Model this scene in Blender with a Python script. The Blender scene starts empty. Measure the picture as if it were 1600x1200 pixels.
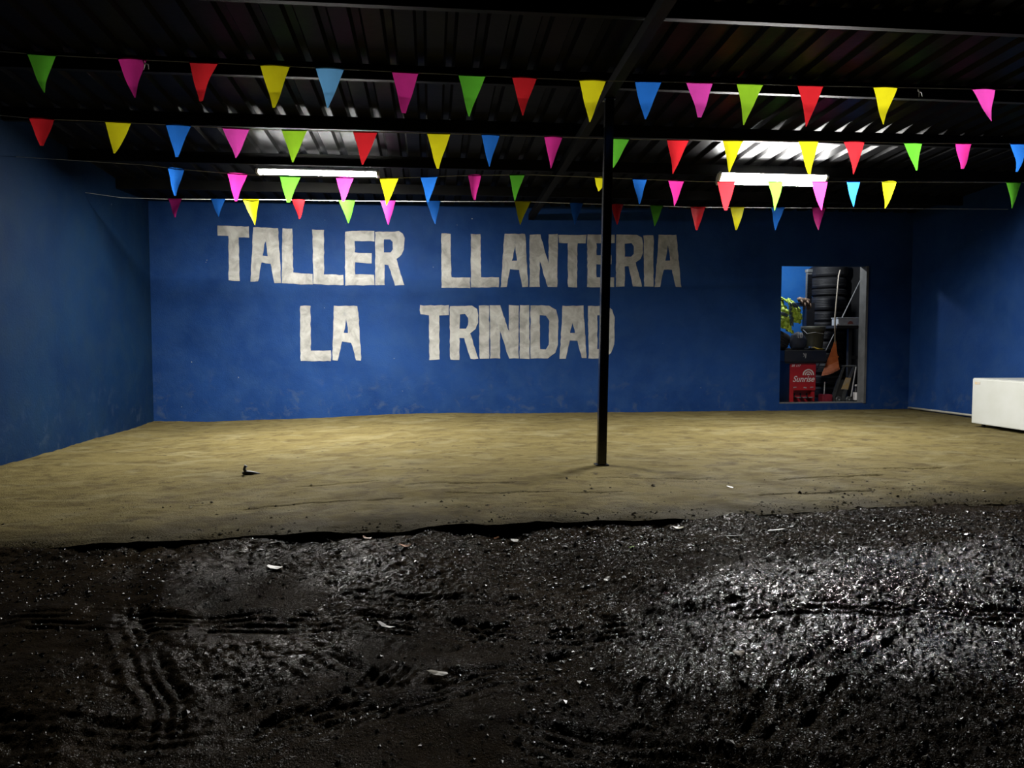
import bpy, bmesh, math, random
import numpy as np
from mathutils import Vector, Matrix

# ------------------------------------------------------------------ camera, world, exposure
S = bpy.context.scene
COL = S.collection
cam_d = bpy.data.cameras.new('camera'); cam_d.sensor_width = 36; cam_d.lens = 27.0; cam_d.clip_end = 200
cam = bpy.data.objects.new('camera', cam_d); COL.objects.link(cam)
cam.location = (0, 0, 1.03)
cam.rotation_euler = (math.radians(90 - 3.1), 0, math.radians(-6.0))
S.camera = cam
W = bpy.data.worlds.new('night'); S.world = W; W.use_nodes = True
W.node_tree.nodes['Background'].inputs[0].default_value = (0.30, 0.36, 0.45, 1)
W.node_tree.nodes['Background'].inputs[1].default_value = 0.0006
S.view_settings.view_transform = 'Standard'; S.view_settings.look = 'None'
S.view_settings.gamma = 1; S.view_settings.use_curve_mapping = False
S.view_settings.exposure = 0.3
LAMP_L, LAMP_R, BULB = 900.0, 820.0, 62.0      # radiance of the two batten lamps, watts of the store room bulb
bl = bpy.data.lights.new('storeroom_bulb_light', 'POINT'); bl.energy = BULB; bl.shadow_soft_size = 0.04; bl.color = (0.92, 0.97, 1.0)
blo = bpy.data.objects.new('storeroom_bulb_light', bl); COL.objects.link(blo); blo.location = (5.74, 11.87, 2.50)

# ------------------------------------------------------------------ helpers
R = math.radians
rnd = random.Random(7)
rs = np.random.RandomState(11)

def tag(o, label=None, cat=None, group=None, kind=None):
    if label: o['label'] = label
    if cat: o['category'] = cat
    if group: o['group'] = group
    if kind: o['kind'] = kind
    return o

def link(name, me, m=None, parent=None):
    o = bpy.data.objects.new(name, me); COL.objects.link(o)
    if m is not None and me is not None: me.materials.append(m)
    if parent is not None: o.parent = parent
    return o

def empty(name, loc=(0, 0, 0), rot=(0, 0, 0)):
    o = bpy.data.objects.new(name, None); COL.objects.link(o)
    o.location = loc; o.rotation_euler = rot; o.empty_display_size = 0.05
    return o

class MB:
    """collects shapes in one bmesh"""
    def __init__(self): self.b = bmesh.new()
    def box(self, x0, x1, y0, y1, z0, z1, bevel=0.0, M=None):
        v = [self.b.verts.new((x, y, z)) for x in (x0, x1) for y in (y0, y1) for z in (z0, z1)]
        fs = [self.b.faces.new([v[i] for i in q]) for q in ((0,1,3,2),(4,6,7,5),(0,4,5,1),(2,3,7,6),(0,2,6,4),(1,5,7,3))]
        if bevel > 0:
            es = list({e for f in fs for e in f.edges})
            r = bmesh.ops.bevel(self.b, geom=es, offset=bevel, segments=2, profile=0.6, affect='EDGES')
            v = list({q for f in r['faces'] for q in f.verts} | {q for q in v if q.is_valid})
        if M is not None:
            for q in v:
                if q.is_valid: q.co = M @ q.co
        return self
    def tube(self, pts, rad, n=8, cap=True):
        pts = [Vector(p) for p in pts]
        if not hasattr(rad, '__len__'): rad = [rad] * len(pts)
        rings = []; prev = None
        for i, p in enumerate(pts):
            d = (pts[min(i+1, len(pts)-1)] - pts[max(i-1, 0)]).normalized()
            ref = prev if prev is not None else (Vector((0,0,1)) if abs(d.z) < 0.9 else Vector((1,0,0)))
            u = d.cross(ref)
            if u.length < 1e-5: u = d.cross(Vector((0,1,0)))
            u.normalize(); w = u.cross(d).normalized(); prev = w
            rings.append([self.b.verts.new(p + (u*math.cos(2*math.pi*k/n) + w*math.sin(2*math.pi*k/n))*rad[i]) for k in range(n)])
        for a, c in zip(rings, rings[1:]):
            for k in range(n): self.b.faces.new((a[k], a[(k+1)%n], c[(k+1)%n], c[k]))
        if cap:
            self.b.faces.new(rings[0][::-1]); self.b.faces.new(rings[-1])
        return self
    def lathe(self, prof, n=32, closed=False, M=None):
        """profile of (r, z) turned round z"""
        vs = []
        for r, z in prof:
            ring = []
            for k in range(n):
                a = 2*math.pi*k/n; c = Vector((r*math.cos(a), r*math.sin(a), z))
                ring.append(self.b.verts.new(M @ c if M is not None else c))
            vs.append(ring)
        m = len(vs)
        for i in range(m if closed else m-1):
            a, c = vs[i], vs[(i+1) % m]
            for k in range(n): self.b.faces.new((a[k], a[(k+1)%n], c[(k+1)%n], c[k]))
        if not closed:
            if prof[0][0] > 1e-4: self.b.faces.new(vs[0][::-1])
            if prof[-1][0] > 1e-4: self.b.faces.new(vs[-1])
        return self
    def prism(self, poly, d0, d1, M=None):
        """polygon in x,z pushed from y=d0 to y=d1"""
        a = [self.b.verts.new((x, d0, z)) for x, z in poly]; c = [self.b.verts.new((x, d1, z)) for x, z in poly]
        if M is not None:
            for q in a + c: q.co = M @ q.co
        self.b.faces.new(a); self.b.faces.new(c[::-1])
        n = len(poly)
        for k in range(n): self.b.faces.new((a[k], c[k], c[(k+1)%n], a[(k+1)%n]))
        return self
    def build(self, name, m=None, parent=None, smooth=False):
        bmesh.ops.recalc_face_normals(self.b, faces=self.b.faces)
        me = bpy.data.meshes.new(name); self.b.to_mesh(me); self.b.free()
        if smooth: me.shade_smooth()
        return link(name, me, m, parent)

def grid_mesh(name, P, m, smooth=True, parent=None):
    """P: (rows, cols, 3) array -> one quad mesh"""
    r, c = P.shape[:2]
    me = bpy.data.meshes.new(name)
    me.vertices.add(r*c); me.vertices.foreach_set('co', P.astype(np.float32).ravel())
    i = np.arange(r*c).reshape(r, c)
    q = np.stack([i[:-1,:-1], i[:-1,1:], i[1:,1:], i[1:,:-1]], -1).reshape(-1, 4)
    n = len(q)
    me.loops.add(n*4); me.loops.foreach_set('vertex_index', q.astype(np.int32).ravel())
    me.polygons.add(n); me.polygons.foreach_set('loop_start', (np.arange(n)*4).astype(np.int32))
    me.update(calc_edges=True); me.validate()
    if smooth: me.shade_smooth()
    return link(name, me, m, parent)

def vnoise(x, y, seed=0):
    """value noise in [-1,1], arrays in"""
    xi = np.floor(x).astype(np.int64); yi = np.floor(y).astype(np.int64)
    fx = x - xi; fy = y - yi
    def h(a, b):
        n = (a*374761393 + b*668265263 + seed*974634777) & 0xffffffff
        n = ((n ^ (n >> 13)) * 1274126177) & 0xffffffff
        n = (n ^ (n >> 16)) & 0xffffffff
        return n / 2147483647.5 - 1.0
    u = fx*fx*(3-2*fx); v = fy*fy*(3-2*fy)
    a = h(xi, yi); b = h(xi+1, yi); c = h(xi, yi+1); d = h(xi+1, yi+1)
    return (a*(1-u)+b*u)*(1-v) + (c*(1-u)+d*u)*v
def fbm(x, y, f, octs, seed=0, gain=0.5):
    s = 0; a = 1.0
    for k in range(octs):
        s = s + a*vnoise(x*f, y*f, seed+k*17); f *= 2.03; a *= gain
    return s
def sstep(a, b, x):
    t = np.clip((x-a)/(b-a), 0, 1); return t*t*(3-2*t)

# ------------------------------------------------------------------ materials
class NT:
    def __init__(self, name):
        self.m = bpy.data.materials.new(name); self.m.use_nodes = True
        self.t = self.m.node_tree; self.n = self.t.nodes
        self.p = self.n['Principled BSDF']; self.tc = self.n.new('ShaderNodeTexCoord')
    def new(self, t, **kw):
        n = self.n.new(t)
        for k, v in kw.items(): setattr(n, k, v)
        return n
    def link(self, a, b): self.t.links.new(a, b)
    def vec(self, scale=(1,1,1), coord='Object'):
        mp = self.new('ShaderNodeMapping'); mp.inputs['Scale'].default_value = scale
        self.link(self.tc.outputs[coord], mp.inputs[0]); return mp.outputs[0]
    def noise(self, scale, detail=4, rough=0.55, vec=None, dist=0.0):
        n = self.new('ShaderNodeTexNoise'); n.inputs['Scale'].default_value = scale
        n.inputs['Detail'].default_value = detail; n.inputs['Roughness'].default_value = rough; n.inputs['Distortion'].default_value = dist
        self.link(vec if vec is not None else self.tc.outputs['Object'], n.inputs['Vector']); return n.outputs['Fac']
    def ramp(self, fac, stops):
        r = self.new('ShaderNodeValToRGB'); e = r.color_ramp.elements
        while len(e) < len(stops): e.new(0.5)
        for q, (p, c) in zip(e, stops):
            q.position = p; q.color = (*c, 1) if hasattr(c, '__len__') else (c, c, c, 1)
        self.link(fac, r.inputs[0]); return r.outputs[0]
    def mix(self, fac, a, b, mode='MIX'):
        n = self.new('ShaderNodeMix', data_type='RGBA', blend_type=mode)
        for s, v in ((n.inputs['Factor'], fac), (n.inputs[6], a), (n.inputs[7], b)):
            if hasattr(v, 'links') or hasattr(v, 'is_output'): self.link(v, s)
            elif hasattr(v, '__len__'): s.default_value = (*v, 1)
            else: s.default_value = v
        return n.outputs[2]
    def math(self, op, a, b=0.0):
        n = self.new('ShaderNodeMath', operation=op)
        for s, v in ((n.inputs[0], a), (n.inputs[1], b)):
            if hasattr(v, 'is_output'): self.link(v, s)
            else: s.default_value = v
        return n.outputs[0]
    def bump(self, h, strength=0.3, dist=0.01):
        b = self.new('ShaderNodeBump'); b.inputs['Strength'].default_value = strength; b.inputs['Distance'].default_value = dist
        self.link(h, b.inputs['Height']); self.link(b.outputs[0], self.p.inputs['Normal']); return b
    def set(self, **kw):
        for k, v in kw.items():
            s = self.p.inputs[k.replace('_', ' ')]
            if hasattr(v, 'is_output'): self.link(v, s)
            elif hasattr(v, '__len__') and len(v) == 3: s.default_value = (*v, 1)
            else: s.default_value = v
        return self

def simple(name, c1, c2=None, scale=8.0, rough=0.6, metal=0.0, bump=0.1, bscale=60.0, bdist=0.004, spec=0.5):
    t = NT(name); c2 = c2 or tuple(x*0.75 for x in c1)
    t.set(Base_Color=t.mix(t.ramp(t.noise(scale), [(0.35, 0.0), (0.65, 1.0)]), c1, c2), Roughness=rough, Metallic=metal)
    t.set(**{'Specular_IOR_Level': spec})
    t.bump(t.noise(bscale, 3), bump, bdist)
    return t.m

def wall_paint(name, c1, c2, c3, chalky=0.35):
    t = NT(name)
    big = t.ramp(t.noise(0.9, 6, 0.6, dist=0.6), [(0.35, 0.0), (0.68, 1.0)])
    col = t.mix(big, c1, c2)
    mid = t.ramp(t.noise(4.0, 6, 0.65, dist=0.4), [(0.42, 0.0), (0.75, 1.0)])
    col = t.mix(t.math('MULTIPLY', mid, 0.45), col, c3)
    sep = t.new('ShaderNodeSeparateXYZ'); t.link(t.tc.outputs['Object'], sep.inputs[0])
    # worn, chalky paint along the foot of the wall
    low = t.ramp(t.math('DIVIDE', sep.outputs[2], 0.75), [(0.0, 1.0), (1.0, 0.0)])
    chalk = t.ramp(t.noise(5.5, 6, 0.65, dist=0.5), [(0.55, 0.0), (0.66, 1.0)])
    col = t.mix(t.math('MULTIPLY', t.math('MULTIPLY', chalk, low), chalky), col, (0.055, 0.075, 0.10))
    # small chips that bare the white plaster
    chip = t.ramp(t.noise(16.0, 2, 0.5), [(0.80, 0.0), (0.82, 1.0)])
    col = t.mix(t.math('MULTIPLY', chip, 0.9), col, (0.22, 0.23, 0.23))
    t.set(Base_Color=col, Roughness=t.ramp(t.noise(3.0, 4), [(0.3, 0.52), (0.7, 0.72)]), Specular_IOR_Level=0.05)
    h = t.mix(0.35, t.noise(7.0, 7, 0.6), t.noise(60.0, 4))
    t.bump(h, 0.45, 0.02)
    return t.m

M_WALL = wall_paint('blue_wall_paint', (0.0052, 0.0215, 0.084), (0.0092, 0.034, 0.122), (0.0185, 0.047, 0.118))
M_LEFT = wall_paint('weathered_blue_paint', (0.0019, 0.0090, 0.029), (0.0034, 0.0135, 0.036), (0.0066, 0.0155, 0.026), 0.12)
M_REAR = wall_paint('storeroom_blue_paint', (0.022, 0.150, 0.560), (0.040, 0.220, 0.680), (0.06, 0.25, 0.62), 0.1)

def letter_paint():
    t = NT('white_letter_paint')
    c = t.mix(t.ramp(t.noise(5.0, 6, 0.65, dist=0.8), [(0.34, 0.0), (0.66, 1.0)]), (0.33, 0.325, 0.30), (0.175, 0.172, 0.160))
    thin = t.ramp(t.noise(9.0, 5, 0.6, t.vec((1, 1, 0.6)), 0.4), [(0.66, 0.0), (0.80, 1.0)])
    c = t.mix(t.math('MULTIPLY', thin, 0.6), c, (0.09, 0.11, 0.14))
    t.set(Base_Color=c, Roughness=0.7, Specular_IOR_Level=0.1); t.bump(t.noise(12.0, 6), 0.5, 0.01)
    return t.m
M_LETTER = letter_paint()

def slab_mat():
    t = NT('trodden_cement_floor')
    sep = t.new('ShaderNodeSeparateXYZ'); t.link(t.tc.outputs['Object'], sep.inputs[0])
    v = t.vec((0.9, 1.05, 1))
    c = t.mix(t.ramp(t.noise(1.3, 6, 0.6, v, 0.5), [(0.32, 0.0), (0.68, 1.0)]), (0.090, 0.073, 0.030), (0.070, 0.056, 0.022))
    c = t.mix(t.math('MULTIPLY', t.ramp(t.noise(4.5, 7, 0.65, v, 0.8), [(0.47, 0.0), (0.66, 1.0)]), 0.8), c, (0.040, 0.030, 0.013))
    c = t.mix(t.math('MULTIPLY', t.ramp(t.noise(2.4, 6, 0.6, t.vec((0.85, 1.3, 1)), 1.0), [(0.52, 0.0), (0.68, 1.0)]), 0.7), c, (0.112, 0.098, 0.052))
    # short dark scratches and specks
    c = t.mix(t.math('MULTIPLY', t.ramp(t.noise(8.0, 6, 0.72, t.vec((0.75, 1.5, 1)), 1.4), [(0.60, 0.0), (0.66, 1.0)]), 0.85), c, (0.016, 0.012, 0.007))
    c = t.mix(t.ramp(t.noise(46.0, 2, 0.5), [(0.76, 0.0), (0.79, 1.0)]), c, (0.17, 0.16, 0.13))
    # soil carried in over the front edge
    w = t.math('ADD', t.math('SUBTRACT', sep.outputs[1], 4.45), t.math('MULTIPLY', t.math('SUBTRACT', t.noise(2.6, 7, 0.7), 0.5), 1.4))
    w = t.math('SUBTRACT', w, t.math('MULTIPLY', t.math('MAXIMUM', t.math('SUBTRACT', sep.outputs[0], 1.6), 0.0), 0.17))
    soil = t.ramp(w, [(0.0, 1.0), (0.42, 0.0)])
    c = t.mix(t.math('MULTIPLY', soil, 0.85), c, (0.026, 0.0205, 0.009))
    t.set(Base_Color=c, Roughness=t.ramp(t.noise(3.0, 5), [(0.3, 0.62), (0.7, 0.85)]), Specular_IOR_Level=0.02)
    t.bump(t.mix(0.4, t.noise(14.0, 8, 0.65, t.vec((0.9, 1.1, 1))), t.noise(90.0, 4)), 0.7, 0.03)
    return t.m
M_SLAB = slab_mat()

def soil_mat():
    t = NT('wet_gritty_soil')
    c = t.mix(t.ramp(t.noise(1.6, 6, 0.6), [(0.38, 0.0), (0.62, 1.0)]), (0.0085, 0.0065, 0.0042), (0.0165, 0.0120, 0.0070))
    c = t.mix(t.ramp(t.noise(40.0, 4, 0.7), [(0.55, 0.0), (0.72, 1.0)]), c, (0.004, 0.003, 0.0024))
    c = t.mix(t.ramp(t.noise(75.0, 2, 0.5), [(0.73, 0.0), (0.76, 1.0)]), c, (0.03, 0.027, 0.022))
    t.set(Base_Color=c, Roughness=t.ramp(t.noise(2.2, 5), [(0.35, 0.10), (0.65, 0.20)]))
    sep = t.new('ShaderNodeSeparateXYZ'); t.link(t.tc.outputs['Object'], sep.inputs[0])
    # gloss of the wet soil masked to the patch where lamp glitter falls
    dx = t.math('DIVIDE', t.math('SUBTRACT', sep.outputs[0], 1.95), 1.0); dy = t.math('DIVIDE', t.math('SUBTRACT', sep.outputs[1], 2.88), 0.55)
    dd = t.math('SQRT', t.math('ADD', t.math('MULTIPLY', dx, dx), t.math('MULTIPLY', dy, dy)))
    glint_d = t.math('ADD', dd, t.math('MULTIPLY', t.math('SUBTRACT', t.noise(2.2, 6, 0.7), 0.5), 1.5))
    wet = t.ramp(t.math('MULTIPLY', glint_d, 0.5), [(0.30, 1.0), (0.62, 0.04)])
    damp = t.ramp(t.noise(1.7, 5, 0.65), [(0.40, 0.35), (0.62, 1.0)])
    wet = t.math('MULTIPLY', wet, damp)
    t.set(Specular_IOR_Level=t.math('MULTIPLY', wet, 0.20))
    h = t.mix(0.35, t.noise(95.0, 2, 0.55), t.noise(190.0, 2))
    b = t.bump(h, 1.0, 0.014)
    rough_zone = t.math('ADD', t.noise(1.5, 4, 0.6), t.math('MULTIPLY', t.math('MINIMUM', t.math('MAXIMUM', sep.outputs[0], -0.6), 1.0), 0.16))
    t.link(t.ramp(rough_zone, [(0.40, 0.35), (0.58, 1.0)]), b.inputs['Strength'])
    return t.m
M_SOIL = soil_mat()

def grit_mat():
    t = NT('wet_grit')
    g = t.new('ShaderNodeNewGeometry')
    t.set(Base_Color=t.ramp(g.outputs['Random Per Island'], [(0.0, (0.003, 0.0025, 0.002)), (0.7, (0.008, 0.007, 0.005)), (0.95, (0.02, 0.017, 0.013)), (1.0, (0.13, 0.12, 0.10))]),
          Roughness=0.3, Specular_IOR_Level=0.06)
    return t.m
M_GRIT = grit_mat()

M_BLACKSTEEL = simple('black_painted_steel', (0.003, 0.003, 0.0035), (0.005, 0.005, 0.005), 6, 0.22, 0.0, 0.04, 40, 0.004, 0.5)
M_PURLIN = simple('dark_painted_steel', (0.004, 0.004, 0.0045), (0.007, 0.007, 0.006), 4, 0.55, 0.0, 0.15, 30, 0.004, 0.04)
M_ROOF = simple('dull_metal_roof_sheet', (0.0075, 0.0075, 0.0078), (0.004, 0.004, 0.0042), 2.5, 0.42, 0.0, 0.25, 12, 0.01, 0.03)
M_HOUSING = simple('white_lamp_housing', (0.70, 0.70, 0.70), (0.62, 0.62, 0.62), 8, 0.4, 0.0, 0.02)
M_CORD = simple('pale_cord', (0.62, 0.62, 0.60), (0.5, 0.5, 0.48), 20, 0.6)
M_WHITE = simple('white_enamel', (0.36, 0.365, 0.34), (0.33, 0.335, 0.30), 3, 0.42, 0.0, 0.05, 14)
M_RUBBER = simple('black_rubber', (0.022, 0.022, 0.024), (0.034, 0.034, 0.036), 12, 0.55, 0.0, 0.3, 70)
M_BLACK = simple('black_plastic', (0.010, 0.010, 0.012), (0.018, 0.018, 0.02), 10, 0.35)
M_RED = simple('red_machine_paint', (0.42, 0.012, 0.016), (0.34, 0.010, 0.014), 6, 0.38, 0.0, 0.05)
M_DKRED = simple('dull_red_paint', (0.24, 0.016, 0.03), (0.15, 0.012, 0.02), 14, 0.5)
M_PRINT = simple('white_print', (0.75, 0.72, 0.70), (0.65, 0.62, 0.6), 30, 0.5)
M_PALEGREY = simple('worn_grey_print', (0.40, 0.40, 0.40), (0.28, 0.28, 0.28), 40, 0.5)
M_ORANGE = simple('orange_plastic', (0.62, 0.16, 0.035), (0.48, 0.11, 0.025), 10, 0.5)
M_WOOD = simple('pale_worn_handle', (0.42, 0.37, 0.30), (0.30, 0.26, 0.21), 18, 0.6)
M_BUCKET = simple('grey_green_bucket_plastic', (0.085, 0.085, 0.062), (0.055, 0.055, 0.042), 9, 0.55)
M_CLEAR = simple('cloudy_clear_plastic', (0.60, 0.63, 0.65), (0.46, 0.48, 0.50), 12, 0.35)
M_GREYMETAL = simple('dull_grey_steel', (0.10, 0.105, 0.105), (0.06, 0.062, 0.062), 12, 0.45, 0.3)
M_BENCH = simple('dark_bench', (0.030, 0.030, 0.031), (0.02, 0.02, 0.02), 8, 0.6)
M_YELLOW = simple('yellow_plastic', (0.55, 0.38, 0.04), (0.4, 0.27, 0.03), 18, 0.5)
M_LABELY = simple('stained_yellow_label', (0.46, 0.28, 0.07), (0.34, 0.30, 0.24), 16, 0.6)
M_HIVIS = simple('hi_vis_yellow_cloth', (0.60, 0.78, 0.10), (0.46, 0.62, 0.07), 12, 0.75, 0.0, 0.4, 40)
M_REFLECT = simple('grey_reflective_tape', (0.10, 0.14, 0.15), (0.07, 0.10, 0.11), 20, 0.4)
M_BROWN = simple('brown_leather', (0.16, 0.10, 0.065), (0.10, 0.065, 0.042), 18, 0.7, 0.0, 0.4, 50)
M_NAVY = simple('dark_blue_cloth', (0.018, 0.026, 0.050), (0.012, 0.016, 0.03), 14, 0.7, 0.0, 0.4, 60)
M_CONC = simple('grey_render', (0.085, 0.085, 0.083), (0.055, 0.055, 0.053), 7, 0.8, 0.0, 0.4, 40)
M_DARKWALL = simple('shade_black_wall', (0.010, 0.010, 0.011), (0.006, 0.006, 0.007), 5, 0.85, 0.0, 0.4, 30)  # near-black colour stands in for the unlit right side of the store room
M_PIPE = simple('pale_pipe', (0.26, 0.25, 0.21), (0.21, 0.20, 0.165), 9, 0.5)

def emis(name, c, s):
    m = bpy.data.materials.new(name); m.use_nodes = True; n = m.node_tree.nodes; n.clear()
    e = n.new('ShaderNodeEmission'); e.inputs[0].default_value = (*c, 1); e.inputs[1].default_value = s
    o = n.new('ShaderNodeOutputMaterial'); m.node_tree.links.new(e.outputs[0], o.inputs[0]); return m
M_TUBE_L = emis('lit_diffuser_cool', (1.0, 0.98, 0.93), LAMP_L)
M_TUBE_R = emis('lit_diffuser_white', (1.0, 0.985, 0.95), LAMP_R)

FLAG = {'green': (0.10, 0.42, 0.03), 'lime': (0.34, 0.66, 0.03), 'magenta': (0.62, 0.03, 0.26), 'pink': (0.80, 0.07, 0.48), 'red': (0.70, 0.022, 0.03),
        'yellow': (0.74, 0.68, 0.012), 'skyblue': (0.16, 0.46, 0.84), 'blue': (0.02, 0.16, 0.62)}
def film(name, c):
    c = tuple(x*0.30 for x in c); ct = tuple(min(x*1.9, .9) for x in c)
    t = NT(name)
    n = t.noise(9.0, 3); col = t.mix(t.ramp(n, [(0.3, 0.0), (0.7, 1.0)]), c, tuple(x*0.88 for x in c))
    t.n.remove(t.p); o = t.n['Material Output']
    d = t.new('ShaderNodeBsdfDiffuse'); tr = t.new('ShaderNodeBsdfTranslucent'); g = t.new('ShaderNodeBsdfGlossy'); g.inputs['Roughness'].default_value = 0.4
    g.inputs['Color'].default_value = (.5, .5, .5, 1)
    t.link(col, d.inputs[0]); t.link(t.mix(t.ramp(n, [(0.3, 0.0), (0.7, 1.0)]), ct, tuple(x*0.88 for x in ct)), tr.inputs[0])
    bp = t.new('ShaderNodeBump'); bp.inputs['Strength'].default_value = 0.25; bp.inputs['Distance'].default_value = 0.01
    t.link(t.noise(22.0, 4), bp.inputs['Height'])
    for q in (d, tr, g): t.link(bp.outputs[0], q.inputs['Normal'])
    m1 = t.new('ShaderNodeMixShader'); m1.inputs[0].default_value = 0.58; t.link(d.outputs[0], m1.inputs[1]); t.link(tr.outputs[0], m1.inputs[2])
    m2 = t.new('ShaderNodeMixShader'); m2.inputs[0].default_value = 0.004; t.link(m1.outputs[0], m2.inputs[1]); t.link(g.outputs[0], m2.inputs[2])
    t.link(m2.outputs[0], o.inputs[0]); return t.m
M_FLAG = {k: film(k + '_plastic_film', c) for k, c in FLAG.items()}

# ------------------------------------------------------------------ measured data (metres)
LETTERS = [
 ('T',[(-2.944,2.656),(-2.523,2.643),(-2.526,2.497),(-2.660,2.497),(-2.662,1.891),(-2.808,1.894),(-2.800,2.510),(-2.942,2.519)],None),
 ('A',[(-2.458,2.637),(-2.125,2.625),(-2.093,1.869),(-2.185,1.868),(-2.233,2.136),(-2.362,2.145),(-2.406,1.882),(-2.513,1.885),(-2.472,2.482)],[(-2.302,2.451),(-2.269,2.240),(-2.345,2.239)]),
 ('L',[(-2.068,2.625),(-1.928,2.621),(-1.928,2.009),(-1.657,1.996),(-1.659,1.843),(-2.084,1.862)],None),
 ('L',[(-1.653,2.618),(-1.496,2.610),(-1.500,1.991),(-1.229,1.982),(-1.230,1.840),(-1.648,1.850)],None),
 ('E',[(-1.204,2.598),(-0.788,2.614),(-0.789,2.465),(-1.067,2.466),(-1.069,2.299),(-0.829,2.297),(-0.831,2.153),(-1.070,2.164),(-1.072,1.997),(-0.799,1.990),(-0.800,1.843),(-1.208,1.840)],None),
 ('R',[(-0.779,2.600),(-0.455,2.609),(-0.388,2.579),(-0.370,2.511),(-0.376,2.353),(-0.408,2.284),(-0.490,2.220),(-0.375,1.846),(-0.513,1.845),(-0.599,2.135),(-0.649,2.134),(-0.660,1.844),(-0.791,1.843)],[(-0.659,2.498),(-0.569,2.499),(-0.535,2.464),(-0.536,2.351),(-0.570,2.310),(-0.661,2.308)]),
 ('L',[(-1.840,1.549),(-1.697,1.550),(-1.699,0.912),(-1.416,0.912),(-1.417,0.766),(-1.845,0.767)],None),
 ('A',[(-1.368,1.547),(-1.039,1.549),(-1.025,1.349),(-0.995,0.770),(-1.067,0.770),(-1.132,1.030),(-1.266,1.039),(-1.323,0.766),(-1.404,0.775),(-1.385,1.212)],[(-1.196,1.360),(-1.175,1.167),(-1.234,1.167)]),
 ('L',[(0.153,2.587),(0.284,2.589),(0.292,1.964),(0.562,1.966),(0.562,1.816),(0.154,1.818)],None),
 ('L',[(0.577,2.585),(0.718,2.587),(0.719,1.970),(0.986,1.973),(0.983,1.830),(0.577,1.821)],None),
 ('A',[(1.061,2.592),(1.364,2.602),(1.410,1.833),(1.321,1.832),(1.273,2.087),(1.141,2.086),(1.095,1.830),(1.012,1.830)],[(1.216,2.423),(1.251,2.211),(1.173,2.210)]),
 ('N',[(1.428,2.592),(1.584,2.594),(1.707,2.176),(1.706,2.601),(1.844,2.603),(1.838,1.836),(1.694,1.835),(1.580,2.215),(1.575,1.839),(1.432,1.836)],None),
 ('T',[(1.855,2.590),(2.263,2.602),(2.258,2.476),(2.133,2.474),(2.130,1.838),(1.994,1.837),(1.991,2.473),(1.861,2.476)],None),
 ('E',[(2.279,2.602),(2.688,2.608),(2.684,2.482),(2.417,2.478),(2.418,2.304),(2.643,2.307),(2.644,2.173),(2.416,2.171),(2.417,1.983),(2.684,1.985),(2.685,1.842),(2.284,1.839)],None),
 ('R',[(2.707,2.608),(3.020,2.607),(3.095,2.568),(3.112,2.488),(3.113,2.353),(3.078,2.258),(3.004,2.204),(3.107,1.851),(2.968,1.850),(2.899,2.149),(2.843,2.148),(2.840,1.849),(2.713,1.848)],[(2.841,2.484),(2.938,2.485),(2.974,2.445),(2.975,2.338),(2.939,2.292),(2.842,2.291)]),
 ('I',[(3.122,2.606),(3.272,2.608),(3.277,1.852),(3.138,1.851)],None),
 ('A',[(3.353,2.612),(3.618,2.616),(3.698,1.853),(3.616,1.852),(3.554,2.107),(3.428,2.105),(3.381,1.853),(3.297,1.852)],[(3.491,2.466),(3.533,2.236),(3.455,2.236)]),
 ('T',[(-0.160,1.561),(0.253,1.563),(0.253,1.423),(0.120,1.422),(0.117,0.786),(-0.026,0.781),(-0.027,1.422),(-0.156,1.429)],None),
 ('R',[(0.269,1.555),(0.593,1.562),(0.659,1.517),(0.680,1.424),(0.677,1.318),(0.640,1.225),(0.565,1.164),(0.676,0.790),(0.564,0.791),(0.477,1.092),(0.410,1.092),(0.404,0.778),(0.271,0.786)],[(0.412,1.437),(0.486,1.437),(0.534,1.384),(0.533,1.278),(0.499,1.230),(0.411,1.230)]),
 ('I',[(0.694,1.563),(0.838,1.563),(0.837,0.793),(0.697,0.793)],None),
 ('N',[(0.851,1.569),(0.999,1.569),(1.128,1.186),(1.122,1.570),(1.268,1.571),(1.268,0.797),(1.127,0.797),(0.998,1.199),(0.993,0.798),(0.853,0.798)],None),
 ('I',[(1.284,1.571),(1.424,1.572),(1.430,0.789),(1.284,0.789)],None),
 ('D',[(1.443,1.572),(1.722,1.568),(1.818,1.509),(1.853,1.402),(1.849,0.998),(1.806,0.877),(1.697,0.799),(1.444,0.794)],[(1.581,1.428),(1.668,1.423),(1.717,1.348),(1.718,0.998),(1.669,0.931),(1.582,0.931)]),
 ('A',[(1.918,1.563),(2.222,1.570),(2.278,0.803),(2.204,0.803),(2.139,1.052),(2.024,1.058),(1.970,0.788),(1.875,0.793)],[(2.064,1.322),(2.106,1.166),(2.024,1.166)]),
 ('D',[(2.296,1.565),(2.571,1.567),(2.655,1.513),(2.694,1.405),(2.692,0.998),(2.645,0.876),(2.549,0.794),(2.306,0.795)],[(2.434,1.431),(2.503,1.431),(2.551,1.350),(2.553,0.998),(2.507,0.930),(2.437,0.930)]),
]
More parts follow.
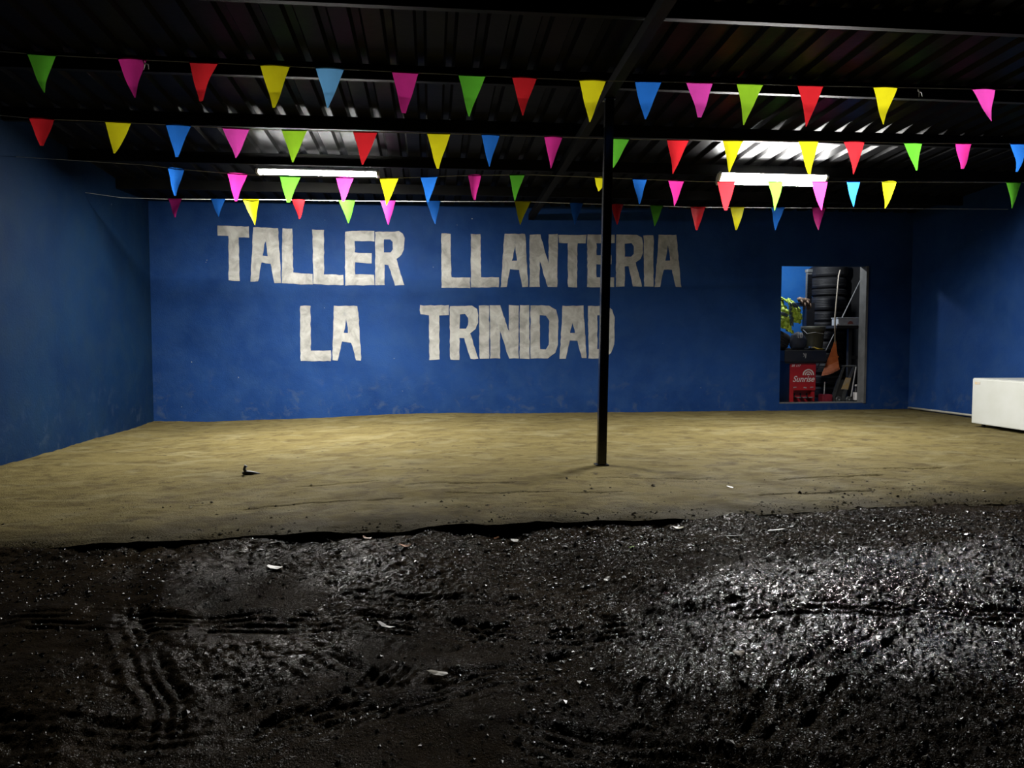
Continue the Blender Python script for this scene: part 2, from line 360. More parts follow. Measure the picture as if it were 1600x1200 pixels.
BUNTING = [
 (5.55,[(-2.54,2.951),(-2.01,2.942),(-1.06,2.935),(-0.10,2.922),(1.16,2.912),(1.95,2.926),(2.78,2.932),(4.52,2.958)],[
  ('green',-2.674,-2.488,-2.585,2.710),
  ('magenta',-2.095,-1.909,-2.006,2.700),
  ('red',-1.629,-1.439,-1.571,2.693),
  ('yellow',-1.162,-0.960,-1.072,2.652),
  ('skyblue',-0.787,-0.591,-0.699,2.646),
  ('magenta',-0.264,-0.077,-0.182,2.649),
  ('green',0.201,0.396,0.277,2.641),
  ('red',0.583,0.763,0.652,2.639),
  ('yellow',1.069,1.266,1.155,2.631),
  ('blue',1.478,1.678,1.557,2.648),
  ('pink',1.860,2.063,1.965,2.674),
  ('lime',2.243,2.449,2.307,2.633),
  ('red',2.710,2.914,2.791,2.638),
  ('yellow',3.302,3.500,3.401,2.674),
  ('pink',4.094,4.287,4.280,2.724),
 ]),
 (6.65,[(-3.13,2.825),(-2.62,2.820),(-2.13,2.808),(-1.48,2.791),(-0.60,2.795),(0.15,2.800),(1.59,2.796),(2.28,2.804),(3.58,2.828),(4.37,2.832),(5.44,2.855)],[
  ('red',-3.206,-3.011,-3.115,2.612),
  ('yellow',-2.623,-2.419,-2.551,2.560),
  ('blue',-2.150,-1.948,-2.075,2.552),
  ('pink',-1.704,-1.484,-1.596,2.553),
  ('lime',-1.226,-1.018,-1.141,2.538),
  ('red',-0.640,-0.438,-0.563,2.520),
  ('yellow',-0.026,0.174,0.064,2.514),
  ('blue',0.435,0.594,0.501,2.535),
  ('magenta',0.976,1.138,1.038,2.536),
  ('green',1.526,1.730,1.584,2.549),
  ('red',2.062,2.264,2.118,2.506),
  ('yellow',2.567,2.760,2.624,2.523),
  ('yellow',3.264,3.455,3.384,2.540),
  ('red',3.690,3.890,3.806,2.550),
  ('green',4.264,4.443,4.364,2.580),
  ('magenta',4.766,4.922,4.817,2.608),
  ('blue',5.301,5.478,5.386,2.603),
 ]),
 (7.75,[(-2.68,2.718),(-2.42,2.688),(-1.86,2.653),(-1.37,2.639),(-0.45,2.641),(0.37,2.690),(1.01,2.711),(2.13,2.691),(2.80,2.680),(4.18,2.710),(6.28,2.748)],[
  ('blue',-2.497,-2.344,-2.426,2.428),
  ('magenta',-1.947,-1.755,-1.868,2.390),
  ('green',-1.454,-1.253,-1.379,2.393),
  ('pink',-0.917,-0.744,-0.852,2.415),
  ('yellow',-0.496,-0.309,-0.424,2.373),
  ('blue',-0.096,0.074,-0.022,2.425),
  ('magenta',0.373,0.507,0.436,2.446),
  ('green',0.789,0.944,0.840,2.454),
  ('yellow',1.655,1.827,1.702,2.567),
  ('blue',2.046,2.200,2.109,2.433),
  ('magenta',2.421,2.590,2.499,2.427),
  ('red',2.943,3.135,3.050,2.398),
  ('green',3.479,3.652,3.582,2.407),
  ('magenta',3.959,4.135,4.057,2.409),
  ('blue',4.346,4.495,4.417,2.449),
  ('yellow',4.737,4.902,4.802,2.449),
  ('green',6.148,6.326,6.240,2.475),
 ]),
 (9.20,[(-3.47,2.663),(-2.99,2.658),(-1.85,2.673),(-0.83,2.678),(0.36,2.693),(1.12,2.707),(1.74,2.696),(2.61,2.689),(3.17,2.677),(4.81,2.698)],[
  ('magenta',-2.965,-2.818,-2.893,2.451),
  ('blue',-2.494,-2.338,-2.427,2.473),
  ('yellow',-2.146,-1.960,-2.015,2.378),
  ('red',-1.593,-1.441,-1.516,2.467),
  ('green',-1.062,-0.872,-0.948,2.417),
  ('pink',-0.584,-0.406,-0.490,2.410),
  ('blue',-0.048,0.117,0.055,2.426),
  ('yellow',0.998,1.190,1.059,2.427),
  ('blue',1.662,1.826,1.733,2.453),
  ('red',2.171,2.321,2.236,2.445),
  ('green',2.654,2.814,2.705,2.437),
  ('red',3.159,3.345,3.235,2.399),
  ('yellow',3.661,3.841,3.747,2.414),
  ('blue',4.185,4.358,4.265,2.422),
  ('magenta',4.715,4.891,4.780,2.422),
 ]),
]

# ------------------------------------------------------------------ the setting: floor, ground, walls, roof
WY, WLX, WRX = 11.15, -3.86, 7.34            # back wall face, left and right wall faces
def zroof(y): return 3.22 - 0.045*(y - 6.29)  # underside of the roof pans
def floor_z(X, Y):
    return -0.078*(1 - sstep(-3.3, 0.3, X))
EX = np.array([-4.2, -3.0, -2.3, -1.28, -0.27, 0.3, 0.73, 1.1, 1.45, 2.05, 2.6, 3.18, 3.8, 5.0, 7.6])
EY = np.array([4.50, 4.40, 4.36, 4.32, 4.33, 4.38, 4.43, 4.42, 4.37, 4.47, 4.50, 4.62, 4.56, 4.62, 4.7])
def edge_y(X): return np.interp(X, EX, EY) + 0.022*fbm(X, X*0+3.3, 3.0, 5, 5, 0.6)
def ground_base(X, Y):
    drop = np.interp(X, [-4, -2, -1.3, -.8, -.2, .5, .9, 1.5, 2.2, 3, 8], [.004, .008, .018, .035, .045, .062, .050, .026, .018, .012, .010])
    return floor_z(X, Y) - 0.012 - drop - 0.12*(1-sstep(0.3, 1.5, X))*np.clip(4.4 - Y, 0, 3.2) - 0.055*sstep(0.3, 1.5, X)*np.clip(3.75 - Y, 0, 3.2) + 0.055*np.clip(X-0.7, 0, 3)*(1-sstep(3.3, 4.3, Y))

def make_floor():
    nx, ny = 620, 380
    xs = np.linspace(WLX-0.05, WRX+0.05, nx)
    t = np.linspace(0, 1, ny)**1.35
    ye = edge_y(xs)
    X = np.repeat(xs[None], ny, 0); Y = ye[None] + (WY+0.06-ye[None])*t[:, None]
    Z = floor_z(X, Y) + 0.009*fbm(X*0.7, Y*1.2, 0.9, 4, 1) + 0.0045*fbm(X*0.8, Y*1.2, 7, 4, 2)
    d = Y - ye[None]
    Z += -0.022*np.exp(-(d/0.05)**1.2)*(0.7+0.6*vnoise(X*5, Y*5, 9)) - 0.010*np.exp(-d/0.35)
    # fine cracks that run roughly across
    for k, (x0, y0, ln, a) in enumerate([(1.25, 5.72, 0.9, -0.10), (-0.2, 5.55, 0.8, 0.05), (0.1, 5.2, 1.2, -0.03), (-1.2, 5.0, 1.0, 0.08), (2.6, 5.5, 0.9, 0.1), (-1.0, 5.7, 0.6, 0.2), (3.4, 5.9, 0.8, -0.05), (2.2, 4.95, 0.9, 0.12)]):
        u = X - x0; cy = y0 + a*u + 0.03*fbm(X, X*0+k, 5.0, 4, 40+k)
        Z -= 0.018*np.exp(-((Y-cy)/0.014)**2)*((u > 0) & (u < ln))
    P = np.stack([X, Y, Z], -1)
    sk = []
    for dz, oy in ((-0.30, 0.06), (-0.10, 0.015), (-0.05, 0.03), (-0.02, 0.004)):
        q = P[0].copy(); q[:, 2] += dz; q[:, 1] += oy + 0.012*fbm(q[:, 0], q[:, 0]*0+dz*31, 9, 4, 70); sk.append(q)
    P = np.concatenate([np.array(sk), P], 0)
    o = grid_mesh('floor', P, M_SLAB)
    return tag(o, 'tan trodden cement floor with crumbling front edge under the roof', kind='structure')
make_floor()

TRACKS = [  # centre lines on the ground (x, y), number of grooves, spacing, depth
    ([(-1.95, 3.50), (-1.62, 3.49), (-1.04, 3.41), (-0.32, 3.33), (0.23, 3.21), (0.74, 3.12), (1.61, 2.90), (2.4, 2.55)], 4, 0.045, 0.020),
    ([(-1.43, 3.69), (-1.30, 3.41), (-1.11, 3.08), (-0.95, 2.81), (-0.86, 2.5)], 3, 0.045, 0.016),
    ([(0.40, 3.45), (0.06, 3.15), (-0.18, 2.86), (-0.36, 2.70), (-0.7, 2.4)], 4, 0.045, 0.016),
    ([(0.75, 2.97), (0.20, 2.87), (-0.26, 2.68), (-0.7, 2.52)], 4, 0.042, 0.015),
    ([(1.85, 2.78), (1.46, 2.53), (1.18, 2.34), (0.9, 2.1)], 3, 0.075, 0.022),
    ([(-0.62, 3.25), (-0.33, 2.91), (-0.05, 2.6)], 3, 0.05, 0.014),
    ([(-0.6, 3.62), (0.0, 3.50), (0.6, 3.46)], 3, 0.045, 0.012),
    ([(0.2, 2.55), (0.7, 2.3), (1.1, 1.9)], 4, 0.05, 0.016),
    ([(-1.9, 2.75), (-1.2, 2.62), (-0.6, 2.6)], 3, 0.05, 0.014),
]
def make_ground():
    nx, ny = 940, 460
    ys = np.linspace(0.7, 5.0, ny); u = np.linspace(-1, 1, nx)
    half = 0.82*ys + 1.9; xc = 0.11*ys
    Y = np.repeat(ys[:, None], nx, 1); X = xc[:, None] + u[None]*half[:, None]
    Y = Y + 0.003*rs.uniform(-1, 1, Y.shape); X = X + 0.003*rs.uniform(-1, 1, X.shape)
    Z = ground_base(X, Y)
    patch = sstep(-0.25, 0.35, fbm(X, Y, 0.8, 3, 21) + 0.9*sstep(0.3, 1.0, X) + 0.5*sstep(3.5, 4.0, Y))   # gritty, elsewhere smooth mud
    Z += 0.018*fbm(X, Y, 1.1, 3, 3) + 0.010*fbm(X, Y, 4.0, 3, 4)
    Z += (0.0014 + 0.0030*patch)*fbm(X, Y, 30, 2, 6) + (0.0008 + 0.0026*patch)*rs.uniform(-1, 1, X.shape)
    wob = 0.012*fbm(X, Y, 5, 2, 31)
    brk = fbm(X, Y, 9, 2, 33)
    for line, n, sp, dep in TRACKS:
        best = np.full(X.shape, 9.0); sgn = np.zeros(X.shape); al = np.zeros(X.shape)
        s0 = 0.0
        for (ax, ay), (bx, by) in zip(line, line[1:]):
            dx, dy = bx-ax, by-ay; L = math.hypot(dx, dy)
            t = ((X-ax)*dx + (Y-ay)*dy)/L; tc = np.clip(t, 0, L)
            px, py = X-ax-dx/L*tc, Y-ay-dy/L*tc
            dist = np.hypot(px, py); side = (px*(-dy)+py*dx)/L
            q = dist < best; best = np.where(q, dist, best); sgn = np.where(q, side, sgn); al = np.where(q, s0+tc, al); s0 += L
        lat = sgn + wob; out = best > np.abs(sgn) + 1e-4
        w = n*sp/2
        inside = (1 - sstep(w, w+0.025, np.abs(lat)))*np.where(out, 0, 1)*sstep(0, 0.25, al)*sstep(0, 0.25, s0-al)
        g = 0.5 - 0.5*np.cos(2*math.pi*(lat/sp + n/2.0))
        blocks = 0.85 + 0.15*np.cos(2*math.pi*al/0.028)
        fade = np.clip(0.75 + 0.9*brk, 0, 1)
        Z += inside*fade*(-0.72*dep*g**2*blocks - 0.003)
        Z += 0.006*np.exp(-((np.abs(lat)-w-0.02)/0.015)**2)*np.where(out, 0, 1)*fade*sstep(0, 0.25, al)*sstep(0, 0.25, s0-al)
    # rubble drifted up to the cement edge; under the slab the soil falls away
    ye = np.interp(X, EX, EY)
    Z += 0.02*(1-sstep(0.0, 0.35, ye-Y))*(fbm(X, Y, 6, 3, 50)*0.5+0.2)
    over = Y - ye - 0.10*sstep(2.2, 3.4, X)*(0.6+fbm(X, Y, 3, 3, 51))
    Z = np.where(over > 0, Z - 0.5*over, Z)
    o = grid_mesh('ground', np.stack([X, Y, Z], -1), M_SOIL)
    tag(o, 'dark wet gritty soil with tyre tracks in front of the cement floor', kind='structure')
    return X, Y, Z
GX, GY, GZ = make_ground()
def gz_at(x, y):
    j = int(np.clip(round((y-0.7)/(4.3)*(459)), 0, 459))
    u = (x - 0.11*GY[j, 0])/(0.82*GY[j, 0]+1.9); i = int(np.clip(round((u+1)/2*939), 0, 939))
    return float(GZ[j, i])

def make_grit():
    base = np.array([(1,0,0),(0,1,0),(-1,0,0),(0,-1,0),(0,0,.9),(0,0,-.9)], float)
    faces = np.array([(0,1,4),(1,2,4),(2,3,4),(3,0,4),(1,0,5),(2,1,5),(3,2,5),(0,3,5)])
    V = []; F = []; n = 0
    while n < 22000:
        y = 1.6 + 2.85*rs.rand()**0.8; x = 0.11*y + rs.uniform(-1, 1)*(0.82*y+0.9)
        if y > np.interp(x, EX, EY) - 0.01 or x < -3.8: continue
        pr = 0.25 + 0.5*(x > 0.3) + 0.45*(y > 3.7)
        if rs.rand() > pr: continue
        s = 0.0028 + 0.006*rs.rand()**2.5 + (0.006 if rs.rand() < 0.03 else 0)
        sc = np.array([s*rs.uniform(.8, 1.9), s*rs.uniform(.7, 1.3), s*rs.uniform(.35, .8)])
        a = rs.rand()*6.283; ca, sa = math.cos(a), math.sin(a)
        p = base*sc*rs.uniform(.75, 1.25, (6, 1)); p = np.stack([p[:,0]*ca-p[:,1]*sa, p[:,0]*sa+p[:,1]*ca, p[:,2]+p[:,0]*rs.uniform(-.4,.4)], 1)
        V.append(p + (x, y, gz_at(x, y)+sc[2]*0.4)); F.append(faces + 6*n); n += 1
    me = bpy.data.meshes.new('loose_grit'); me.from_pydata(np.concatenate(V).tolist(), [], np.concatenate(F).tolist())
    tag(link('loose_grit', me, M_GRIT), 'loose wet grit and chips strewn over the dark soil', 'grit', kind='stuff')
make_grit()

def make_crumbs():
    base = np.array([(1,0,0),(0,1,0),(-1,0,0),(0,-1,0),(0,0,.9),(0,0,-.9)], float)
    faces = np.array([(0,1,4),(1,2,4),(2,3,4),(3,0,4),(1,0,5),(2,1,5),(3,2,5),(0,3,5)])
    V = []; F = []; n = 0
    while n < 2600:
        x = rs.uniform(-3.6, 6.5); d = rs.exponential(0.28)
        if d > 3: continue
        y = float(edge_y(np.array([x]))[0]) + 0.02 + d
        s = 0.003 + 0.010*rs.rand()**4
        sc = np.array([s*rs.uniform(.8, 1.8), s*rs.uniform(.7, 1.3), s*rs.uniform(.4, .9)]); a = rs.rand()*6.283
        p = base*sc*rs.uniform(.75, 1.25, (6, 1)); p = np.stack([p[:,0]*math.cos(a)-p[:,1]*math.sin(a), p[:,0]*math.sin(a)+p[:,1]*math.cos(a), p[:,2]], 1)
        z = float(floor_z(np.array(x), np.array(y))) - 0.010*math.exp(-d/0.35) + 0.002
        V.append(p + (x, y, z)); F.append(faces + 6*n); n += 1
    t = NT('cement_crumbs'); g = t.new('ShaderNodeNewGeometry')
    t.set(Base_Color=t.ramp(g.outputs['Random Per Island'], [(0.0, (0.010, 0.008, 0.005)), (0.5, (0.03, 0.024, 0.012)), (0.9, (0.07, 0.06, 0.035)), (1.0, (0.22, 0.21, 0.17))]), Roughness=0.8, Specular_IOR_Level=0.05)
    me = bpy.data.meshes.new('cement_crumbs'); me.from_pydata(np.concatenate(V).tolist(), [], np.concatenate(F).tolist())
    tag(link('cement_crumbs', me, t.m), 'loose cement crumbs along the broken front edge of the floor', 'crumbs', kind='stuff')
make_crumbs()

# walls
DX0, DX1, DZ0, DZ1 = 5.255, 6.63, 0.10, 2.19      # doorway
mb = MB()
mb.box(-4.02, DX0, WY, WY+.15, -.3, 3.06); mb.box(DX1, WRX+.16, WY, WY+.15, -.3, 3.06)
mb.box(DX0, DX1, WY, WY+.15, DZ1, 3.06); mb.box(DX0, DX1, WY, WY+.15, -.3, DZ0)
wall_back = tag(mb.build('wall_back', M_WALL), 'blue painted back wall with white block lettering and a doorway', kind='structure')
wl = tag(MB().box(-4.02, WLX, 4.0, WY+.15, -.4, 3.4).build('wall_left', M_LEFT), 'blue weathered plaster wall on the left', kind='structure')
wr = tag(MB().box(WRX, WRX+.16, 4.0, WY+.15, -.4, 3.4).build('wall_right', M_WALL), 'blue painted plaster wall on the right', kind='structure')
# rendered lining of the doorway
mb = MB()
mb.box(DX1-.03, DX1+.005, WY-.012, WY+.17, DZ0, DZ1); mb.box(DX0, DX1-.03, WY+.01, WY+.17, DZ0-.02, DZ0+.012)
tag(mb.build('trim_1', M_CONC), 'grey rendered jamb and sill lining the doorway', kind='structure')
# store room behind the doorway
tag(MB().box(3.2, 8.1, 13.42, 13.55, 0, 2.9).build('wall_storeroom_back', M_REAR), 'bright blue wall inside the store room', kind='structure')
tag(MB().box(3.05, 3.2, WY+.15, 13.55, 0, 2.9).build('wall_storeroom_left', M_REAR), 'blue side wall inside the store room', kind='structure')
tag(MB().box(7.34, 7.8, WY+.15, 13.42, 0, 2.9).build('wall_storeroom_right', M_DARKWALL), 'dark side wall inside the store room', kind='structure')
tag(MB().box(3.05, 7.8, WY+.15, 13.55, -.1, .06).build('floor_storeroom', M_CONC), 'grey cement floor of the store room', kind='structure')
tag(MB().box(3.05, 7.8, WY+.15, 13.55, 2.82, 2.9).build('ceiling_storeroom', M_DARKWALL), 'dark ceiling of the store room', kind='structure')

# roof: sheets on purlins on one girder
ceiling = tag(empty('ceiling', (0, 0, 0)), 'dark corrugated metal roof on steel purlins', kind='structure')
def roof_sheet(x0):
    pitch = 0.22; pts = []
    for k in range(4):
        b = x0 + k*pitch
        pts += [(b, 0), (b+.128, 0), (b+.148, .036), (b+.198, .036)]
    pts += [(x0+4*pitch, 0), (x0+4*pitch+.05, .0012)]
    b = MB(); ys = (3.55, 7.5, 11.32)
    for dz in (0.0,):
        rows = [[b.b.verts.new((x, y, zroof(y)+z+dz)) for x, z in pts] for y in ys]
        for r0, r1 in zip(rows, rows[1:]):
            for k in range(len(pts)-1): b.b.faces.new((r0[k], r0[k+1], r1[k+1], r1[k]))
    return b.build('roof_sheet', M_ROOF, ceiling)
for k in range(13): roof_sheet(-3.98 + 0.88*k)
def purlin(y):
    z = zroof(y) - 0.001
    prof = [(0,0),(.05,0),(.05,-.018),(.046,-.018),(.046,-.004),(.004,-.004),(.004,-.116),(.046,-.116),(.046,-.102),(.05,-.102),(.05,-.12),(0,-.12)]
    b = MB(); xs = (WLX-.05, WRX+.05)
    a = [b.b.verts.new((xs[0], y+p, z+q)) for p, q in prof]; c = [b.b.verts.new((xs[1], y+p, z+q)) for p, q in prof]
    n = len(prof)
    for k in range(n): b.b.faces.new((a[k], c[k], c[(k+1)%n], a[(k+1)%n]))
    b.b.faces.new(a); b.b.faces.new(c[::-1])
    return b.build('purlin', M_PURLIN, ceiling)
for y in (3.80, 5.03, 6.26, 7.52, 8.80, 10.05): purlin(y)
g = MB()
for (y0, y1) in ((3.7, 11.15),):
    za, zb = zroof(y0)-.122, zroof(y1)-.122
    v = [g.b.verts.new(p) for p in ((1.41,y0,za),(1.49,y0,za),(1.49,y1,zb),(1.41,y1,zb),(1.41,y0,za-.08),(1.49,y0,za-.08),(1.49,y1,zb-.08),(1.41,y1,zb-.08))]
    for q in ((0,1,2,3),(7,6,5,4),(0,4,5,1),(1,5,6,2),(2,6,7,3),(3,7,4,0)): g.b.faces.new([v[i] for i in q])
g.build('girder', M_PURLIN, ceiling)

# painted letters on the back wall
def poly_curve_mesh(name, outer, hole, depth):
    cu = bpy.data.curves.new(name, 'CURVE'); cu.dimensions = '2D'; cu.fill_mode = 'BOTH'; cu.extrude = depth
    for k, ring in enumerate((outer, hole)):
        if not ring: continue
        pts = []
        for (ax, az), (bx, bz) in zip(ring, ring[1:]+ring[:1]):
            L = math.hypot(bx-ax, bz-az); n = max(1, int(L/0.05))
            for i in range(n):
                j = 0.0045 if i else 0.006
                pts.append((ax+(bx-ax)*i/n+rnd.uniform(-j, j), az+(bz-az)*i/n+rnd.uniform(-j, j)))
        sp = cu.splines.new('POLY'); sp.points.add(len(pts)-1); sp.use_cyclic_u = True
        for q, (x, z) in zip(sp.points, pts): q.co = (x, z, 0, 1)
    ob = bpy.data.objects.new(name, cu); COL.objects.link(ob)
    me = bpy.data.meshes.new_from_object(ob.evaluated_get(bpy.context.evaluated_depsgraph_get()))
    bpy.data.objects.remove(ob); bpy.data.curves.remove(cu)
    return me
ROT_UP = Matrix.Rotation(R(90), 4, 'X')
for ch, outer, hole in LETTERS:
    me = poly_curve_mesh('painted_letter', outer, hole, 0.0015)
    me.transform(Matrix.Translation((0, WY-0.0012, 0)) @ ROT_UP)
    o = link('painted_letter', me, M_LETTER, wall_back); o['label'] = 'white painted block letter ' + ch

# ------------------------------------------------------------------ post, lamps, bunting
P0, P1 = Vector((1.415, 6.29, -.02)), Vector((1.462, 6.29, zroof(6.29)-.2))
post = empty('support_post', (1.415, 6.29, 0)); tag(post, 'black square steel post holding up the roof beam', 'post')
b = MB(); h = 0.037
lo = [b.b.verts.new(P0 + Vector((sx*h, sy*h, 0))) for sx, sy in ((-1,-1),(1,-1),(1,1),(-1,1))]
hi = [b.b.verts.new(P1 + Vector((sx*h*.98, sy*h*.98, 0))) for sx, sy in ((-1,-1),(1,-1),(1,1),(-1,1))]
for k in range(4): b.b.faces.new((lo[k], lo[(k+1)%4], hi[(k+1)%4], hi[k]))
b.b.faces.new(hi); b.b.faces.new(lo[::-1])
bmesh.ops.bevel(b.b, geom=[e for e in b.b.edges if abs((e.verts[0].co-e.verts[1].co).z) > 1], offset=.009, segments=3, affect='EDGES')
sh = b.build('shaft', M_BLACKSTEEL, post); sh.location = -post.location
fp = MB().box(-.055, .055, -.055, .055, -.01, .012, .003).build('base_plate', M_BLACKSTEEL, post)
cp = MB().box(.0, .09, -.05, .05, zroof(6.29)-.21, zroof(6.29)-.2, .002).build('cap_plate', M_BLACKSTEEL, post)

def lamp(label, cx, y, z, length, tilt, mat, lip, group=None):
    e = empty('batten_lamp', (cx, y, z), (R(tilt), 0, 0)); tag(e, label, 'lamp')
    L = length/2
    # housing: shallow trough open downwards
    prof = [(-.080,-lip),(-.06,.012),(-.03,.035),(.03,.035),(.06,.012),(.080,-lip),(.076,-lip),(.055,.006),(-.055,.006),(-.076,-lip)]
    hb = MB(); a = [hb.b.verts.new((-L-.03, p, q)) for p, q in prof]; c = [hb.b.verts.new((L+.03, p, q)) for p, q in prof]
    n = len(prof)
    for k in range(n): hb.b.faces.new((a[k], c[k], c[(k+1)%n], a[(k+1)%n]))
    for s, xx in ((a, -1), (c, 1)):
        hb.b.faces.new((s[0], s[1], s[8], s[9])); hb.b.faces.new((s[1], s[2], s[3], s[4], s[7], s[8])); hb.b.faces.new((s[4], s[5], s[6], s[7]))
    hb.build('housing', M_HOUSING, e)
    # half round lit diffuser
    tb = MB(); rw, rd, seg = .076, .024, 12
    rows = []
    for xx in (-L, L):
        rows.append([tb.b.verts.new((xx, rw*math.cos(math.pi*k/seg), -rd*math.sin(math.pi*k/seg)-.008)) for k in range(seg+1)])
    for k in range(seg): tb.b.faces.new((rows[0][k], rows[0][k+1], rows[1][k+1], rows[1][k]))
    tb.build('tube_diffuser', mat, e, smooth=True)
    for s in (-1, 1):
        MB().box(min(s*L, s*(L+.03)), max(s*L, s*(L+.03)), -.080, .080, -.036, .012, .004).build('end_cap', M_HOUSING, e)
    return e
lamp('lit batten lamp above the word on the left of the sign', -1.22, 8.74, 2.90, 1.26, 0, M_TUBE_L, .021)
lamp('lit batten lamp tilted forward above the doorway side', 3.97, 8.72, 2.935, 1.26, -42, M_TUBE_R, .014)
# hangers that fix the lamps to the purlin
def bunting(idx, label, Y, line, flags):
    e = empty('bunting', (0, Y, 0)); tag(e, label, 'bunting', 'bunting strings under the roof')
    pts = [(x, z) for x, z in line]
    zl = pts[0][1]; zr_ = pts[-1][1]
    full = [(WLX, zl + 0.05)] + pts + [(WRX, zr_ + 0.03)]
    fx = np.array([p[0] for p in full]); fz = np.array([p[1] for p in full])
    xs = np.linspace(WLX, WRX, 90)
    MB().tube([(x, 0, float(np.interp(x, fx, fz))) for x in xs], 0.0028, 5).build('cord', M_CORD, e)
    for k, (c, x0, x1, xt, zt) in enumerate(flags):
        r = random.Random(idx*100+k)
        z0 = float(np.interp(x0, fx, fz)) + .004; z1 = float(np.interp(x1, fx, fz)) + .004
        nr, nc = 9, 6
        bow = r.uniform(-.03, .03); lean = r.uniform(-.05, .05); twist = r.uniform(-.5, .5); curl = r.uniform(-.03, .03)
        blunt = r.uniform(.015, .06) if r.random() < .6 else r.uniform(.08, .16)
        V = []; F = []
        for i in range(nr+1):
            t = i/nr; w = 1-t*(1-blunt)
            for j in range(nc+1):
                s = j/nc
                xa = x0*(1-t) + (xt - (x1-x0)*blunt/2)*t; xb = x1*(1-t) + (xt + (x1-x0)*blunt/2)*t
                za = (z0*(1-s)+z1*s)*(1-t) + zt*t
                y = bow*math.sin(math.pi*s)*w + lean*t*t + twist*(s-.5)*(x1-x0)*t*w + curl*math.sin(3*t+r.random()*.1)*t
                x = xa*(1-s)+xb*s + .004*math.sin(7*t+k)*t
                V.append((x, y, za)); 
        for i in range(nr):
            for j in range(nc):
                q = i*(nc+1)+j; F.append((q, q+1, q+nc+2, q+nc+1))
        me = bpy.data.meshes.new('pennant'); me.from_pydata(V, [], F); me.shade_smooth()
        o = link('pennant', me, M_FLAG[c], e); o['label'] = c.replace('skyblue', 'sky blue') + ' plastic pennant'
        # hem folded over the cord
        MB().tube([(x0, 0, z0-.004), ((x0+x1)/2, 0, (z0+z1)/2-.004), (x1, 0, z1-.004)], .0055, 6).build('hem', M_FLAG[c], o)
BL = ['nearest bunting string of big bright pennants, highest in the picture', 'second bunting string from the front, crossing just behind the black post',
      'third bunting string from the front, hanging across the two lit lamps', 'farthest bunting string of small pennants just above the wall lettering']
for i, (Y, line, flags) in enumerate(BUNTING): bunting(i, BL[i], Y, line, flags)
# loose ends of tape tied to the front cord
for x, lab in ((-1.93, 'white tape knot on the front bunting cord beside the magenta pennant'), (3.66, 'white tape knot on the front bunting cord beside the last yellow pennant')):
    z = 2.925
    t = MB().tube([(x, 5.55, z+.012), (x+.01, 5.545, z-.01), (x+.004, 5.54, z-.05)], [.004, .005, .002], 5).tube([(x, 5.55, z), (x+.03, 5.55, z-.012), (x+.035, 5.545, z-.045)], [.004, .004, .002], 5)
    tag(t.build('tape_knot', M_CORD), lab, 'knot')

# ------------------------------------------------------------------ white cabinet and pipe by the right wall
cab = empty('white_cabinet', (6.98, 8.05, 0)); tag(cab, 'long low white metal cabinet with yellow sticker against the right wall', 'cabinet')
b = MB().box(-.33, .34, -.85, .78, .035, .585, .012); b.build('body', M_WHITE, cab)
for sx in (-.24, .26):
    for sy in (-.75, .68): MB().lathe([(.028, 0), (.03, .01), (.022, .012), (.02, .04)], 12, M=Matrix.Translation((sx, sy, -.002))).build('foot', M_BLACK, cab)
MB().box(-.3325, -.3298, .648, .735, .518, .548, 0).build('sticker', M_LABELY, cab)
MB().box(-.322, .33, -.842, .772, .585, .592, .002).build('top_panel', M_WHITE, cab)
tag(MB().tube([(7.30, 11.08, .028), (7.302, 10.4, .034), (7.298, 9.7, .040), (7.30, 8.7, .045)], .016, 10).build('floor_pipe', M_PIPE, smooth=True), 'thin pale pipe lying along the foot of the right wall', 'pipe')

# ------------------------------------------------------------------ things in the store room
FZ = 0.06
# tyre changer
tc = empty('tyre_changer', (5.86, 11.62, FZ)); tag(tc, 'red and black tyre changing machine in the doorway', 'machine')
tx, ty = 5.86, 11.62
cbn = MB(); 
cbn.box(-.215, .215, 0, .5, .21, .64, .006); cbn.box(-.215, -.15, 0, .5, .0, .215, .004); cbn.box(.16, .215, .03, .5, .0, .215, .004); cbn.box(-.15, .16, .1, .5, .0, .215)
cb_ = cbn.build('cabinet', M_RED, tc)
for s_ in (-1, 1): MB().box(min(s_*.215, s_*.219), max(s_*.215, s_*.219), .015, .49, .0, .638).build('side_panel', M_BLACK, tc)
for k in range(3):
    px = -.09 + .105*k
    pd = MB().box(px-.032, px+.032, -.07, .09, .085, .1, .004).tube([(px, .09, .09), (px, .1, .16)], .012, 8).build('pedal', M_BLACK, tc)
    MB().box(px-.028, px+.028, -.06, -.01, .1, .104).build('pedal_pad', M_PALEGREY, pd)
tp = MB().box(-.31, .33, -.03, .56, .64, .66, .004).box(-.33, .36, -.05, .58, .66, .845, .012).build('table', M_BLACK, tc)
MB().box(-.33, .36, -.052, -.05, .838, .846).build('rim', M_GREYMETAL, tp)
MB().lathe([(.24, 0), (.25, .012), (.25, .03), (.05, .035)], 32, M=Matrix.Translation((-.02, .27, .845))).build('turntable', M_GREYMETAL, tc)
for cx_ in (-.14, .16):
    MB().box(cx_-.03, cx_+.03, .03, .09, .878, .905, .004).build('clamp_jaw', simple('bright_steel', (.7, .7, .7), (.5, .5, .5), 20, .25, .9), tc)
MB().box(.28, .42, .47, .62, .0, 1.62, .008).build('column_base', M_BLACK, tc)
cm = MB().box(.30, .375, .5, .57, 1.62, 2.13, .004); cm.build('column', M_GREYMETAL, tc)
ri = MB()
for k in range(26): ri.box(.296, .379, .494, .505, 1.64+k*.0175, 1.648+k*.0175)
ri.build('column_rib', M_BLACKSTEEL, tc)
MB().box(.29, .385, .49, .58, 2.12, 2.17, .006).build('column_cap', M_GREYMETAL, tc)
